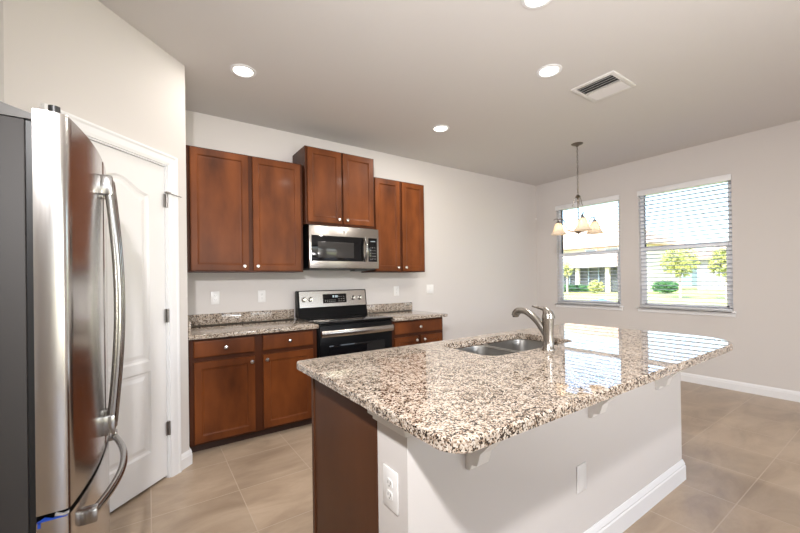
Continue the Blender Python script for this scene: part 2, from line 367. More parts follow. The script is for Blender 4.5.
# ------------------------------------------------------------------ windows, sills, blinds
def window(idx, y0, y1):
    r = bpy.data.objects.new('window_%d' % idx, None); COL.objects.link(r); r.location = (XR, (y0+y1)/2, WZ0); struct(r)
    w = (y1-y0)/2; h = WZ1-WZ0; xm = .055; f = .045; zm = 1.645-WZ0
    b = MB(); b.box(xm, xm+.06, -w, -w+f, 0, h, bev=.004); b.box(xm, xm+.06, w-f, w, 0, h, bev=.004); b.box(xm, xm+.06, -w+f, w-f, 0, f, bev=.004); b.box(xm, xm+.06, -w+f, w-f, h-f, h, bev=.004)
    b.build('window_frame', m_vinyl, r, smooth=True)
    b = MB(); b.box(xm-.008, xm+.03, -w+f, w-f, zm-.024, zm+.024, bev=.004)
    b.box(xm-.004, xm+.025, -w+f-.004, -w+f+.02, f, zm-.024); b.box(xm-.004, xm+.025, w-f-.02, w-f+.004, f, zm-.024); b.box(xm-.004, xm+.025, -w+f, w-f, f-.004, f+.028)
    b.build('sash', m_vinyl, r, smooth=True)
    b = MB(); b.box(xm+.03, xm+.034, -w+f, w-f, f, h-f); b.build('window_pane', m_glass, r)
    # stool and apron
    b = MB(); b.box(-.045, xm, -w+.001, w-.001, -.004, .016, bev=.003); b.box(-.045, 0, -w-.03, w+.03, -.004, .016, bev=.005)
    b.build('window_sill', m_trim, r, smooth=True)
    b = MB(); b.prism([(-.016, -.004), (-.016, -.042), (-.011, -.05), (0, -.05), (0, -.004)], 'y', -w-.018, w+.018); b.build('sill_apron', m_trim, r)
    return r
window(1, *WIN[0]); window(2, *WIN[1])
def blind(y0, y1, label, tilt=3):
    w = (y1-y0)/2-.006; zt = WZ1-WZ0
    r = thing('venetian_blind', label, 'blinds', (XR, (y0+y1)/2, WZ0), 0, 'venetian blinds in the two windows')
    b = MB(); b.box(-.028, -.012, -w-.012, w+.012, zt-.052, zt+.02, bev=.005); b.box(-.012, .0, -w-.012, -w, zt-.052, zt+.02) if False else None
    b.box(-.014, .045, -w, w, zt-.046, zt-.006); b.build('valance', m_trim, r, smooth=True)
    b = MB(); n = 28; z0 = .055; pitch = (zt-.075-z0)/n
    for k in range(n+1):
        z = z0+k*pitch; a = math.radians(-tilt); cx = .024
        pts = []
        for j in range(5):
            u = (j-2)/2*.024; pts.append((cx+u*math.cos(a), z+u*math.sin(a)-.0022*(abs(j-2)/2)**2))
        poly = pts+[(p[0], p[1]-.003) for p in pts[::-1]]
        b.prism(poly, 'y', -w, w)
    b.build('slats', m_slat, r)
    b = MB(); b.box(.0, .048, -w, w, .018, .036, bev=.004); b.build('bottom_rail', m_trim, r, smooth=True)
    b = MB()
    for yy in (-w+.12, w-.12): b.tube([(.004, yy, .03), (.004, yy, zt-.04)], .0009, 5); b.tube([(.044, yy, .03), (.044, yy, zt-.04)], .0009, 5)
    b.build('ladder_cord', m_slat, r)
    return r
blind(*WIN[0], 'white venetian blind in the window behind the chandelier', -3)
b2 = blind(*WIN[1], 'white venetian blind in the window nearer the right edge of the photo', 9)
b = MB(); b.tube([(-.006, .39, 1.46), (-.008, .39, .85)], .003, 6); b.build('tilt_wand', m_slat, b2)

# ------------------------------------------------------------------ cabinets (front faces -Y)
def nest(rings2d):
    """rings2d: list of (inset,y) applied on rectangle; returns function"""
    def f(b, x0, x1, z0, z1):
        rings = []
        for i, y in rings2d: rings.append([Vector((x0+i, y, z0+i)), Vector((x1-i, y, z0+i)), Vector((x1-i, y, z1-i)), Vector((x0+i, y, z1-i))])
        b.loops(rings); return b
    return f
def cab_door(x0, x1, z0, z1, yf, parent, name='door', rail=.057):
    t = .019
    rr = [(0, yf+t), (0, yf+.003), (.003, yf), (rail-.006, yf), (rail, yf+.003), (rail+.003, yf+.0085), (rail+.014, yf+.010)]
    b = MB(); nest(rr)(b, x0, x1, z0, z1); return b.build(name, m_wood, parent)
def drawer_front(x0, x1, z0, z1, yf, parent):
    rr = [(0, yf+.019), (0, yf+.004), (.004, yf+.0015), (.010, yf)]
    b = MB(); nest(rr)(b, x0, x1, z0, z1); return b.build('drawer', m_wood, parent)
def knob(x, z, yf, parent):
    b = MB(); b.lathe([(.0001, 0), (.006, 0), (.005, -.012), (.008, -.016), (.0155, -.020), (.0165, -.025), (.013, -.030), (.0001, -.032)], (x, yf, z), 16, 'y'); return b.build('knob', m_knob, parent, smooth=True)

def upper_cab(label, x0, x1, z0, z1, yf, doors, zb=.012, side=True):
    r = thing('upper_cabinet', label, 'cabinet', (x0, YB, z0)); y = yf-YB; w = x1-x0; h = z1-z0
    b = MB(); b.box(0, w, y+.02, -.002, 0, h); b.build('cabinet_body', m_wooddk, r)
    for i, (a, c, kx) in enumerate(doors):
        d = cab_door(a-x0, c-x0, zb, h-.012, y, r); knob(kx-x0, zb+.04, y, d)
    return r
upper_cab('left wall cabinet with two cherry doors above the left counter', .272, 1.252, 1.378, 2.425, 3.455, [(.296, .752, .708), (.788, 1.228, .822)])
upper_cab('raised cherry wall cabinet above the microwave', 1.262, 2.030, 1.842, 2.598, 3.400, [(1.280, 1.636, 1.600), (1.656, 2.012, 1.692)], zb=.022)
upper_cab('right wall cabinet with two cherry doors beyond the microwave', 2.056, 2.760, 1.378, 2.425, 3.455, [(2.066, 2.390, 2.352), (2.425, 2.742, 2.460)])

CZ = .902
def base_cab(label, x0, x1, drawers, doors, yf=3.13):
    r = thing('base_cabinet', label, 'cabinet', (x0, YB, 0)); w = x1-x0; y = yf-YB
    b = MB(); b.box(0, w, y+.02, -.002, .065, CZ-.034); b.build('cabinet_body', m_wooddk, r)
    b = MB(); b.box(0.002, w-.002, y+.075, -.05, 0, .064); b.build('toe_kick', m_kick, r)
    for a, c in drawers:
        d = drawer_front(a-x0, c-x0, .724, .848, y, r); knob((a+c)/2-x0, .786, y, d)
    for a, c, kx in doors:
        d = cab_door(a-x0, c-x0, .082, .690, y, r); knob(kx-x0, .648, y, d)
    return r
base_cab('base cabinet with two drawers and two doors left of the range', .243, 1.250, [(.281, .716), (.781, 1.212)], [(.281, .716, .690), (.781, 1.212, .808)])
base_cab('base cabinet with one drawer and two doors right of the range', 2.058, 2.745, [(2.085, 2.722)], [(2.085, 2.385, 2.352), (2.425, 2.722, 2.456)])

def countertop(label, x0, x1, sx0, sx1, left_splash):
    r = thing('granite_countertop', label, 'countertop', (x0, YB, CZ-.034))
    b = MB(); b.box(0, x1-x0, 3.092-YB, -.002, 0, .034, bev=.006); b.build('worktop', m_gran, r, smooth=True)
    b = MB(); b.box(sx0-x0, sx1-x0, -.022, -.002, .035, .034+.10, bev=.003)
    b.build('backsplash', m_gran, r, smooth=True)
    if left_splash:
        b = MB(); b.box(.002, .022, 3.10-YB, -.024, .035, .134, bev=.003); b.build('side_splash', m_gran, r, smooth=True)
    return r
countertop('speckled granite counter with backsplash on the left base cabinet', .241, 1.252, .263, 1.252, True)
countertop('speckled granite counter with backsplash on the right base cabinet', 2.054, 2.775, 2.054, 2.775, False)

# ------------------------------------------------------------------ range
rg = thing('electric_range', 'black and stainless electric range between the base cabinets', 'stove', (1.256, YB, 0))
RW = 2.050-1.256; fy = 3.145-YB
box('range_body', m_black, rg, .004, RW-.004, fy, -.03, .03, .895, bev=.004)
box('toe_panel', m_plasblk, rg, .02, RW-.02, fy+.04, -.08, 0, .03)
b = MB(); b.box(0, RW, fy-.035, -.07, .896, .915, bev=.006); ct = b.build('cooktop', m_glassblk, rg, smooth=True)
m_burner = mat('burner_ring', (.05, .05, .052, 1), .12)
for x, y, rad in ((.21, -.52, .10), (.59, -.52, .11), (.21, -.24, .08), (.59, -.24, .075)):
    b = MB(); b.lathe([(rad-.004, .9152), (rad, .9156), (rad+.001, .9152)], (x, y, 0), 40); b.lathe([(rad*.6, .9152), (rad*.6+.002, .9155), (rad*.6+.003, .9152)], (x, y, 0), 40); b.build('burner_ring', m_burner, ct, smooth=True)
b = MB(); b.box(.010, RW-.010, fy-.03, fy, .195, .885, bev=.006); od = b.build('oven_door', m_black, rg, smooth=True)
b = MB(); b.box(.10, RW-.10, fy-.033, fy-.028, .30, .70, bev=.002); b.build('oven_window', m_glassblk, od, smooth=True)
# wide bowed stainless handle
b = MB(); hp = []
for k in range(17):
    t = k/16; hp.append(Vector((.018+t*(RW-.036), fy-.062-.022*math.sin(PI*t), .812)))
rings = [[p+Vector((0, .012*math.cos(a)*1.0, .030*math.sin(a))) for a in [2*PI*i/14 for i in range(14)]] for p in hp]
b.loops(rings); b.box(.016, .05, fy-.07, fy-.028, .785, .838, bev=.005); b.box(RW-.05, RW-.016, fy-.07, fy-.028, .785, .838, bev=.005)
b.build('handle', m_steelh, od, smooth=True)
b = MB(); b.box(.010, RW-.010, fy-.025, fy, .04, .185, bev=.006); b.build('storage_drawer', m_steelh, rg, smooth=True)
# backguard, slightly leaning back
bgd = MB(); bgd.prism([(-.150, .915), (-.045, .915), (-.045, 1.184), (-.097, 1.189), (-.107, 1.181), (-.130, 1.02), (-.123, 1.01)], 'x', 0, RW); bgo = bgd.build('backguard', m_black, rg)
b = MB(); b.prism([(-.1325, 1.016), (-.129, 1.014), (-.106, 1.177), (-.110, 1.180)], 'x', .018, RW-.012); cp = b.build('control_panel', m_steelh, bgo)
def onpanel(z): return -.1325+(z-1.016)/(1.180-1.016)*.0225
b = MB(); z0, z1 = 1.052, 1.148; b.prism([(onpanel(z0)-.002, z0), (onpanel(z0)+.004, z0), (onpanel(z1)+.004, z1), (onpanel(z1)-.002, z1)], 'x', .272, .545); dp = b.build('display', m_glassblk, cp)
def seg_digit(b, ch, x, z, w, h, yf, th=.0016):
    S = {'a': ((0, 1), (1, 1)), 'b': ((1, 1), (1, .5)), 'c': ((1, .5), (1, 0)), 'd': ((0, 0), (1, 0)), 'e': ((0, .5), (0, 0)), 'f': ((0, 1), (0, .5)), 'g': ((0, .5), (1, .5))}
    D = {'8': 'abcdefg', '0': 'abcdef', '1': 'bc', '3': 'abcdg', '5': 'afgcd', ':': ''}
    if ch == ':':
        for q in (.3, .7): b.box(x-.001, x+.001, yf(z+h*q)-.001, yf(z+h*q)+.001, z+h*q-.001, z+h*q+.001)
        return
    for s_ in D[ch]:
        (ax, az), (bx_, bz) = S[s_]; X0, X1 = sorted((x+ax*w, x+bx_*w)); Z0, Z1 = sorted((z+az*h, z+bz*h)); y = yf((Z0+Z1)/2)
        b.box(X0-th/2, X1+th/2, y-.001, y+.001, Z0-th/2, Z1+th/2)
b = MB(); yy = lambda z: onpanel(z)-.0028
seg_digit(b, '8', .385, 1.112, .011, .017, yy, .002); seg_digit(b, ':', .403, 1.112, .01, .021, yy); seg_digit(b, '3', .410, 1.112, .011, .017, yy, .002); seg_digit(b, '0', .428, 1.112, .011, .017, yy, .002)
b.build('clock_digits', m_led, dp)
for i in range(6):
    for j in range(2): z = 1.066+j*.016; b = MB(); b.box(.292+i*.022, .302+i*.022, yy(z), yy(z)+.001, z, z+.003); b.build('button_mark', m_vent, dp)
for i in range(3):
    for j in range(3): z = 1.068+j*.024; b = MB(); b.box(.45+i*.028, .462+i*.028, yy(z), yy(z)+.001, z, z+.003); b.build('button_mark', m_vent, dp)
for x in (.065, .135, .630, .712):
    z = 1.098; y = onpanel(z); b = MB(); b.lathe([(.0001, y), (.026, y), (.026, y-.004), (.021, y-.007), (.019, y-.026), (.016, y-.029), (.0001, y-.029)], (x, 0, z), 24, 'y'); b.box(x-.004, x+.004, y-.034, y-.026, z-.018, z+.018, bev=.002)
    b.build('control_knob', m_knob, cp, smooth=True)

# ------------------------------------------------------------------ microwave
mw = thing('microwave_oven', 'stainless microwave mounted under the raised wall cabinet', 'microwave', (1.278, YB, 1.412)); MW = 2.052-1.278; my = 3.375-YB; MH = .418
box('microwave_body', m_black, mw, .002, MW-.002, my+.03, -.002, .004, MH-.004)
b = MB(); b.box(0, MW, my, my+.03, 0, MH, bev=.004); fr = b.build('face_frame', m_steelh, mw, smooth=True)
box('door_glass', m_glassblk, fr, .022, .590, my-.003, my+.002, .072, .322, bev=.002)
box('door_window', m_window_mesh, fr, .085, .475, my-.0045, my-.002, .105, .262, bev=.001)
cpn = box('control_panel', m_glassblk, fr, .648, .752, my-.003, my+.002, .072, .322, bev=.002)
for i in range(3):
    for j in range(5): b = MB(); b.box(.668+i*.026, .676+i*.026, my-.0038, my-.0028, .100+j*.030, .103+j*.030); b.build('keypad_mark', m_vent, cpn)
b = MB(); b.box(.672, .730, my-.0038, my-.0028, .282, .292); b.build('clock_strip', mat('clock_strip', (.25, .28, .3, 1), .3), cpn)
b = MB(); hp = [Vector((.606, my-.012-.034*math.sin(PI*k/14), .078+k/14*.240)) for k in range(15)]; b.tube(hp, .013, 12, up=(1, 0, 0)); b.box(.594, .618, my-.02, my, .07, .092, bev=.003); b.box(.594, .618, my-.02, my, .304, .326, bev=.003); b.build('handle', m_chrome, fr, smooth=True)
b = MB(); b.lathe([(.0001, my-.0015), (.011, my-.0015), (.011, my+.001)], (.365, 0, .368), 20, 'y'); b.lathe([(.0075, my-.0022), (.0085, my-.0026), (.0095, my-.0022)], (.365, 0, .368), 20, 'y'); b.build('round_badge', m_steel, fr, smooth=True)
b = MB(); b.box(.02, MW-.02, my+.04, -.06, -.012, .004); b.box(.50, .64, my+.02, my+.14, -.026, -.010); b.build('underside_vent', m_plasblk, mw)

# ------------------------------------------------------------------ refrigerator (faces +X)
fr = thing('refrigerator', 'stainless french door refrigerator at the left edge of the photo', 'refrigerator', (-.183, 1.362, 0), PI/2 - math.radians(.8))
FW = .895
def bow(x, w=FW, d=.040): t = x/w; return -d*(1-abs(2*t-1)**2.2)
def curved(x0, x1, z0, z1, yb, name, mt, parent, r=.012, n=14):
    pts = [(x0, yb), (x0, bow(x0)+r)]
    xs_ = [x0+r*.3]+[x0+r+(x1-x0-2*r)*k/n for k in range(n+1)]+[x1-r*.3]
    pts = [(x0, yb), (x0, bow(x0)+r), (x0+r*.3, bow(x0)+r*.3)]+[(x0+r+(x1-x0-2*r)*k/n, bow(x0+r+(x1-x0-2*r)*k/n)) for k in range(n+1)]+[(x1-r*.3, bow(x1)+r*.3), (x1, bow(x1)+r), (x1, yb)]
    b = MB(); b.prism(pts, 'z', z0, z1); return b.build(name, mt, parent, smooth=True)
b = MB(); b.box(0.004, FW-.004, .082, .80, .025, 1.735, bev=.004); b.build('refrigerator_body', m_fridgeside, fr, smooth=True)
b = MB(); b.prism([(.065, 1.736), (.80, 1.736), (.80, 1.762), (.13, 1.770), (.105, 1.762), (.055, 1.748)], 'x', .002, FW-.002); b.build('top_cover', m_fridgetop, fr)
box('door_gasket', m_plasblk, fr, .012, FW-.012, .068, .0815, .06, 1.742)
box('base_grille', m_plasblk, fr, .02, FW-.02, .03, .75, 0, .05)
dn = curved(.001, FW/2-.003, .672, 1.765, .067, 'door', m_steel, fr)
df = curved(FW/2+.003, FW-.001, .672, 1.765, .067, 'door', m_steel, fr)
dz = curved(.001, FW-.001, .055, .655, .067, 'freezer_drawer', m_steel, fr)
for d in (dn, df):
    x = FW/2-.045 if d is dn else FW/2+.045; y0 = bow(x)
    b = MB(); n = 20; hp = [(x, y0-.020-.028*math.sin(PI*k/n), .745+k/n*.94) for k in range(n+1)]; b.tube(hp, .0135, 14, up=(1, 0, 0), sy=1.15)
    b.box(x-.015, x+.015, y0-.034, y0+.002, 1.625, 1.70, bev=.005); b.box(x-.015, x+.015, y0-.034, y0+.002, .725, .80, bev=.005); b.build('handle', m_chrome, d, smooth=True)
b = MB(); n = 20; hx0, hx1 = .10, FW-.10
hp = [(hx0+(hx1-hx0)*k/n, bow(hx0+(hx1-hx0)*k/n)-.020-.034*math.sin(PI*k/n), .592) for k in range(n+1)]; b.tube(hp, .0125, 14, sy=1.0)
for x in (hx0, hx1): b.box(x-.02, x+.02, bow(x)-.034, bow(x)+.004, .572, .612, bev=.004)
b.build('handle', m_chrome, dz, smooth=True)
for x in (.035, FW-.035): 
    b = MB(); b.box(x-.016, x+.016, .012, .062, 1.766, 1.772, bev=.002); b.lathe([(.0001, 1.775), (.013, 1.775), (.013, 1.792), (.0001, 1.792)], (x, .028, 0), 16); b.build('hinge_cover', m_plasblk, fr, smooth=True)
b = MB(); b.prism([(.004, .6555), (.020, .662), (.034, .657), (.050, .664), (.066, .6555)], 'x', -.004, .004); b.box(-.002, -.0005, .058, .064, .640, .652); b.build('blue_tape', m_blue, fr)
b = MB(); b.prism([(.0, .668), (.012, .6640), (.028, .6705), (.030, .664), (.010, .6595), (.0, .662)], 'x', -.0045, .003); b.build('clear_tape', m_foil, fr)

# ------------------------------------------------------------------ island
isl = thing('kitchen_island', 'kitchen island with wood end panel and painted knee wall', 'kitchen island', (1.7, 1.3, 0))
def iw(b): return Matrix.Translation((-1.7, -1.3, 0))
def ibox(name, mt, *a, bev=0, parent=isl):
    b = MB(); b.box(*a, bev=bev); bmesh.ops.transform(b.bm, matrix=Matrix.Translation((-1.7, -1.3, 0)), verts=b.bm.verts); return b.build(name, mt, parent, smooth=bev > 0)
IZ = .866
ibox('knee_wall', m_wall, .650, 2.788, .918, 1.094, 0, IZ-.001)
b = MB(); b.box(.646, .66, 1.095, 1.680, 0, IZ-.001); b.box(.640, .660, 1.660, 1.690, 0, IZ-.001, bev=.003); bmesh.ops.transform(b.bm, matrix=Matrix.Translation((-1.7, -1.3, 0)), verts=b.bm.verts); b.build('end_panel', m_panel, isl)
# carcass as open shell (room for the sink bowls)
b = MB(); b.box(.661, 2.765, 1.095, 1.110, .10, IZ-.001); b.box(.661, 2.765, 1.67, 1.69, .10, IZ-.001); b.box(.661, 2.765, 1.110, 1.68, .10, .12); b.box(2.745, 2.765, 1.095, 1.68, .12, IZ-.001); b.box(.68, 2.745, 1.11, 1.64, 0, .10)
bmesh.ops.transform(b.bm, matrix=Matrix.Translation((-1.7, -1.3, 0)), verts=b.bm.verts); b.build('cabinet_body', m_wooddk, isl)
# moulding strip under the granite around the knee wall, with stepped corner
b = MB()
for (o_, z0, z1) in ((.040, IZ-.024, IZ-.001), (.022, IZ-.046, IZ-.024)):
    b.box(.650-o_, .650, .918-o_, 1.085+o_*.2, z0, z1, bev=.003); b.box(.650, .670, .918-o_, .918, z0, z1, bev=.003)
bmesh.ops.transform(b.bm, matrix=Matrix.Translation((-1.7, -1.3, 0)), verts=b.bm.verts); b.build('moulding', m_corbel, isl, smooth=True)
# baseboard
b = MB(); t = bmesh.new()
prof = base_profile(.125, .016)
path = [(.650, 1.094, (-1, 0)), (.650, .918, (-1, -1)), (2.788, .918, (1, -1)), (2.788, 1.094, (1, 0))]
rings = [[Vector((px+n_[0]*(-p[0]), py+n_[1]*(-p[0]), p[1])) for p in prof] for px, py, n_ in path]
b.loops(rings, True, True); bmesh.ops.transform(b.bm, matrix=Matrix.Translation((-1.7, -1.3, 0)), verts=b.bm.verts); b.build('baseboard', m_trim, isl)
cprof = [(0, IZ-.001), (0, .638), (-.012, .638), (-.020, .644), (-.026, .660), (-.052, .668), (-.060, .690), (-.066, .712), (-.100, .748), (-.112, .762), (-.125, .790), (-.145, .812), (-.165, .820), (-.178, .840), (-.180, IZ-.001)]
for x in (.897, 1.685, 2.41):
    b = MB(); b.prism([(.918+p[0], p[1]) for p in cprof], 'x', x, x+.055, bev=0); bmesh.ops.transform(b.bm, matrix=Matrix.Translation((-1.7, -1.3, 0)), verts=b.bm.verts); b.build('corbel', m_corbel, isl)

# island worktop with a double sink cut-out
top = thing('granite_countertop', 'large speckled granite island top with the sink cut into it', 'countertop', (1.7, 1.2, IZ))
GX0, GX1, GY0, GY1 = .588, 2.93, .640, 1.765
def rrect(x0, x1, y0, y1, r, n=8):
    pts = []
    rs = r if isinstance(r, (list, tuple)) else (r,)*4
    for (cx, cy, a0), q in zip(((x1, y1, 0), (x0, y1, 90), (x0, y0, 180), (x1, y0, 270)), rs):
        sx, sy = (1 if cx == x1 else -1), (1 if cy == y1 else -1)
        for k in range(n+1):
            a = math.radians(a0+90*k/n); pts.append((cx-sx*q+q*math.cos(a), cy-sy*q+q*math.sin(a)))
    return pts
def sink_outline(x0, x1, y0, y1, n=8):   # rounded bowl outline
    return rrect(x0, x1, y0, y1, .085, n)
outer = rrect(GX0, GX1, GY0, GY1, (.03, .03, .07, .26), 12)
SX0, SX1, SY0, SY1 = 1.395, 2.165, 1.235, 1.665
hole = rrect(SX0, SX1, SY0, SY1, .085, 12)
def slab_with_hole(outer, hole, z0, z1, c):
    bm = bmesh.new(); off = Vector((-c[0], -c[1], 0)); r = .007
    def shrink(pts, d):
        out = []; n = len(pts)
        for i in range(n):
            a = Vector(pts[i-1]); q = Vector(pts[i]); e = Vector(pts[(i+1) % n]); t_ = (e-a).normalized(); nr = Vector((-t_.y, t_.x)); out.append(tuple(q+nr*d))
        return out
    o_in = shrink(outer, r)
    def ring(pts, z): return [bm.verts.new(Vector((p[0], p[1], z))+off) for p in pts]
    def edges(r_): return [bm.edges.new((r_[i], r_[(i+1) % len(r_)])) for i in range(len(r_))]
    for z, zz in ((z1, 1), (z0, -1)):
        a = ring(o_in, z); h = ring(hole, z); e = edges(a)+edges(h)
        bmesh.ops.triangle_fill(bm, use_beauty=True, use_dissolve=False, edges=e)
        if zz == 1: at_, ht = a, h
        else: ab, hb = a, h
    m1 = ring(outer, z1-r); m2 = ring(outer, z0+r*.6); o_mid1 = ring(shrink(outer, r*.3), z1-r*.3)
    def bridge(A, B):
        n = len(A)
        for i in range(n): bm.faces.new((A[i], A[(i+1) % n], B[(i+1) % n], B[i]))
    bridge(at_, o_mid1); bridge(o_mid1, m1); bridge(m1, m2); bridge(m2, ab); bridge(ht, hb)
    bmesh.ops.recalc_face_normals(bm, faces=bm.faces[:]); return bm
b = MB(); b.bm.free(); b.bm = slab_with_hole(outer, hole, 0, .038, (1.7, 1.2)); b.build('worktop', m_gran, top)

# undermount sink, two bowls
sk = thing('double_sink', 'stainless double bowl sink set under the island granite', 'sink', (1.78, 1.4525, IZ-.002))
def bowl(x0, x1, y0, y1, name):
    c = (1.78, 1.4525); rings = []
    for ins, z, r in ((-.022, 0, .095), (-.004, -.0005, .085), (0, -.004, .085), (.006, -.06, .082), (.012, -.17, .078), (.030, -.192, .07), (.09, -.199, .05)):
        rings.append([Vector((p[0]-c[0], p[1]-c[1], z)) for p in rrect(x0+ins, x1-ins, y0+ins, y1-ins, max(r, .02), 8)])
    b = MB(); b.loops(rings, False, True); bo = b.build(name, m_sink, sk, smooth=True)
    cx, cy = (x0+x1)/2-c[0], (y0+y1)/2-c[1]
    b = MB(); b.lathe([(.0001, -.1975), (.022, -.197), (.032, -.1945), (.042, -.1945), (.044, -.198)], (cx, cy, 0), 24); b.build('drain', m_chrome, bo, smooth=True)
bowl(SX0-.004, 1.768, SY0-.004, SY1+.004, 'bowl'); bowl(1.792, SX1+.004, SY0-.004, SY1+.004, 'bowl')
b = MB(); b.box(1.762-1.78, 1.798-1.78, SY0-1.4525, SY1-1.4525, -.012, -.003, bev=.003); b.build('divider', m_sink, sk, smooth=True)

# faucet
fc = thing('kitchen_faucet', 'brushed nickel single lever faucet beside the island sink', 'faucet', (1.775, 1.178, .904), 0)
b = MB(); b.lathe([(.0001, 0), (.034, 0), (.034, .006), (.029, .012), (.027, .05), (.027, .10), (.030, .15), (.031, .17)], (0, 0, 0), 24)
# upper body leaning into the lever
b.tube([(0, 0, .165), (0, .002, .185), (0, .010, .203), (0, .022, .214)], [.0305, .029, .022, .012], 20); b.build('faucet_body', m_nickel, fc, smooth=True)
b = MB(); sp = [(0, .012, .085), (0, .035, .115), (0, .065, .148), (0, .100, .176), (0, .135, .194), (0, .165, .200), (0, .192, .196), (0, .208, .182), (0, .213, .168)]
def smooth_path(pts, k=4):
    out = []; P_ = [Vector(p) for p in pts]; P_ = [P_[0]*2-P_[1]]+P_+[P_[-1]*2-P_[-2]]
    for i in range(1, len(P_)-2):
        for j in range(k):
            t = j/k; a, b_, c_, d = P_[i-1:i+3]; out.append(.5*((2*b_)+(-a+c_)*t+(2*a-5*b_+4*c_-d)*t*t+(-a+3*b_-3*c_+d)*t**3))
    out.append(P_[-2]); return out
pp = smooth_path(sp); n = len(pp); rr = [.0215-.004*min(1, i/n*2)+(.004 if i > n*.6 else 0)*min(1, (i-n*.6)/(n*.15)) for i in range(n)]
b.tube(pp, rr, 18, up=(1, 0, 0)); b.build('spout', m_nickel, fc, smooth=True)
b = MB(); b.lathe([(.0001, .159), (.015, .160), (.0165, .170)], (0, .2135, 0), 18); b.build('spray_nozzle', m_plasblk, fc, smooth=True)
b = MB(); hp = smooth_path([(0, -.018, .168), (0, -.012, .196), (0, .012, .214), (0, .045, .222), (0, .078, .226), (0, .098, .230)]); n = len(hp)
b.tube(hp, [.022-.0165*min(1, (i/(n-1))*1.25) if i < n-2 else .0045 for i in range(n)], 16, up=(1, 0, 0)); b.build('lever', m_nickel, fc, smooth=True)

# ------------------------------------------------------------------ outlet and switch plates
def plate(name, label, loc, rz, kind, w=.072, h=.118, group=None):
    r = thing(name, label, 'light switch' if 'switch' in name else 'outlet', loc, rz, group)
    b = MB(); b.box(-w/2, w/2, -.006, 0, -h/2, h/2, bev=.003); p = b.build('cover_plate', m_plate, r, smooth=True)
    def rocker(cx):
        q = MB(); q.box(cx-.0165, cx+.0165, -.009, -.005, -.033, .033, bev=.0015); q.build('rocker', m_plate, r, smooth=True)
    if kind == 'switch': rocker(0)
    if kind == 'double': rocker(-.023); rocker(.023)
    if kind == 'outlet':
        for s in (-1, 1):
            q = MB(); q.prism(rrect(-.017, .017, s*.0195-.014, s*.0195+.014, .009, 4), 'y', -.0085, -.005); f_ = q.build('receptacle', m_plate, r, smooth=True)
            q = MB(); q.box(-.008, -.006, -.0090, -.0080, s*.0195-.002, s*.0195+.007); q.box(.006, .008, -.0090, -.0080, s*.0195-.002, s*.0195+.007); q.box(-.002, .002, -.0090, -.0080, s*.0195-.010, s*.0195-.006); q.build('slots', m_dark, f_)
    return r
plate('wall_outlet', 'leftmost wall outlet, under the left wall cabinet', (.518, YB, 1.145), 0, 'outlet')
plate('wall_outlet', 'wall outlet above the left counter, nearer the range', (.934, YB, 1.145), 0, 'outlet')
plate('wall_outlet', 'wall outlet above the right counter, beside the double switch', (2.546, YB, 1.152), 0, 'outlet', w=.078)
plate('wall_switch', 'double switch plate on the back wall right of the cabinets', (3.082, YB, 1.16), 0, 'double', w=.118)
plate('wall_outlet', 'white outlet on the narrow end of the island beside wood panel', (.650, 1.010, .611), -PI/2, 'outlet', w=.086, h=.132)
plate('blank_plate', 'blank white plate on the long painted side of the island', (1.615, .918, .382), 0, 'blank', w=.078, h=.122)
# security contact near the corner
sn = thing('motion_sensor', 'small round white sensor near the far corner of the room', 'sensor', (XR, 3.795, 2.278), 0)
b = MB(); b.lathe([(.0001, -.03), (.012, -.028), (.020, -.018), (.023, -.002), (.023, 0)], (0, 0, 0), 20, 'x'); b.build('sensor_body', m_plate, sn, smooth=True)
b = MB(); b.sphere((-.029, 0, 0), .007, (1, 1, 1), 2); b.build('sensor_lens', m_vent, sn, smooth=True)

# ------------------------------------------------------------------ ceiling: recessed lights, vent
def can(label, x, y, e=12):
    r = thing('recessed_light', label, 'ceiling light', (x, y, H), 0, 'recessed ceiling lights')
    b = MB(); b.lathe([(.066, 0), (.090, 0), (.089, -.004), (.072, -.007), (.068, -.004), (.066, 0)], (0, 0, -.0004), 40); b.build('trim_ring', m_trim, r, smooth=True)
    b = MB(); b.lathe([(.0001, -.0032), (.05, -.0032), (.068, -.002)], (0, 0, 0), 40); b.build('lens', m_lens, r, smooth=True)
    light('recessed_lamp', 'AREA', (x, y, H-.012), e, (1, .95, .88), size=.12, direction=(0, 0, -1), spread=180)
    return r
can('lit recessed ceiling light nearest the pantry door', .595, 2.854, 4.5)
can('lit recessed ceiling light between the pantry and the chandelier, nearest the raised cabinet', 2.497, 2.852)
can('lit recessed ceiling light beside the ceiling vent', 2.492, 1.613)
can('lit recessed ceiling light cut by the top edge of the photo', 1.786, 1.215)
vt = thing('ceiling_vent', 'white louvred air vent in the ceiling', 'vent', (3.073, 1.508, H)); w = .187; q = .170
b = MB(); fw = .035
for (x0, x1, y0, y1) in ((-w, w, -q, -q+fw), (-w, w, q-fw, q), (-w, -w+fw, -q+fw, q-fw), (w-fw, w, -q+fw, q-fw)): b.box(x0, x1, y0, y1, -.012, 0, bev=.003)
b.box(-.008, .008, -q+fw, q-fw, -.013, -.002); b.build('vent_frame', m_vent, vt, smooth=True)
b = MB(); b.box(-w+fw*.6, w-fw*.6, -q+fw*.6, q-fw*.6, -.0015, -.0005); b.build('vent_opening', m_dark, vt)
b = MB()
for k in range(4):
    for s in (-1, 1):
        xc = s*(.028+k*.036); t = bmesh.new(); bmesh.ops.create_cube(t, size=1)
        M_ = Matrix.Translation((xc, 0, -.010)) @ Euler((0, math.radians(-34 if s < 0 else 34), 0)).to_matrix().to_4x4() @ Matrix.Diagonal((.026, 2*(q-fw), .0015, 1)); b.add(t, M_)
b.build('louvers', m_vent, vt)

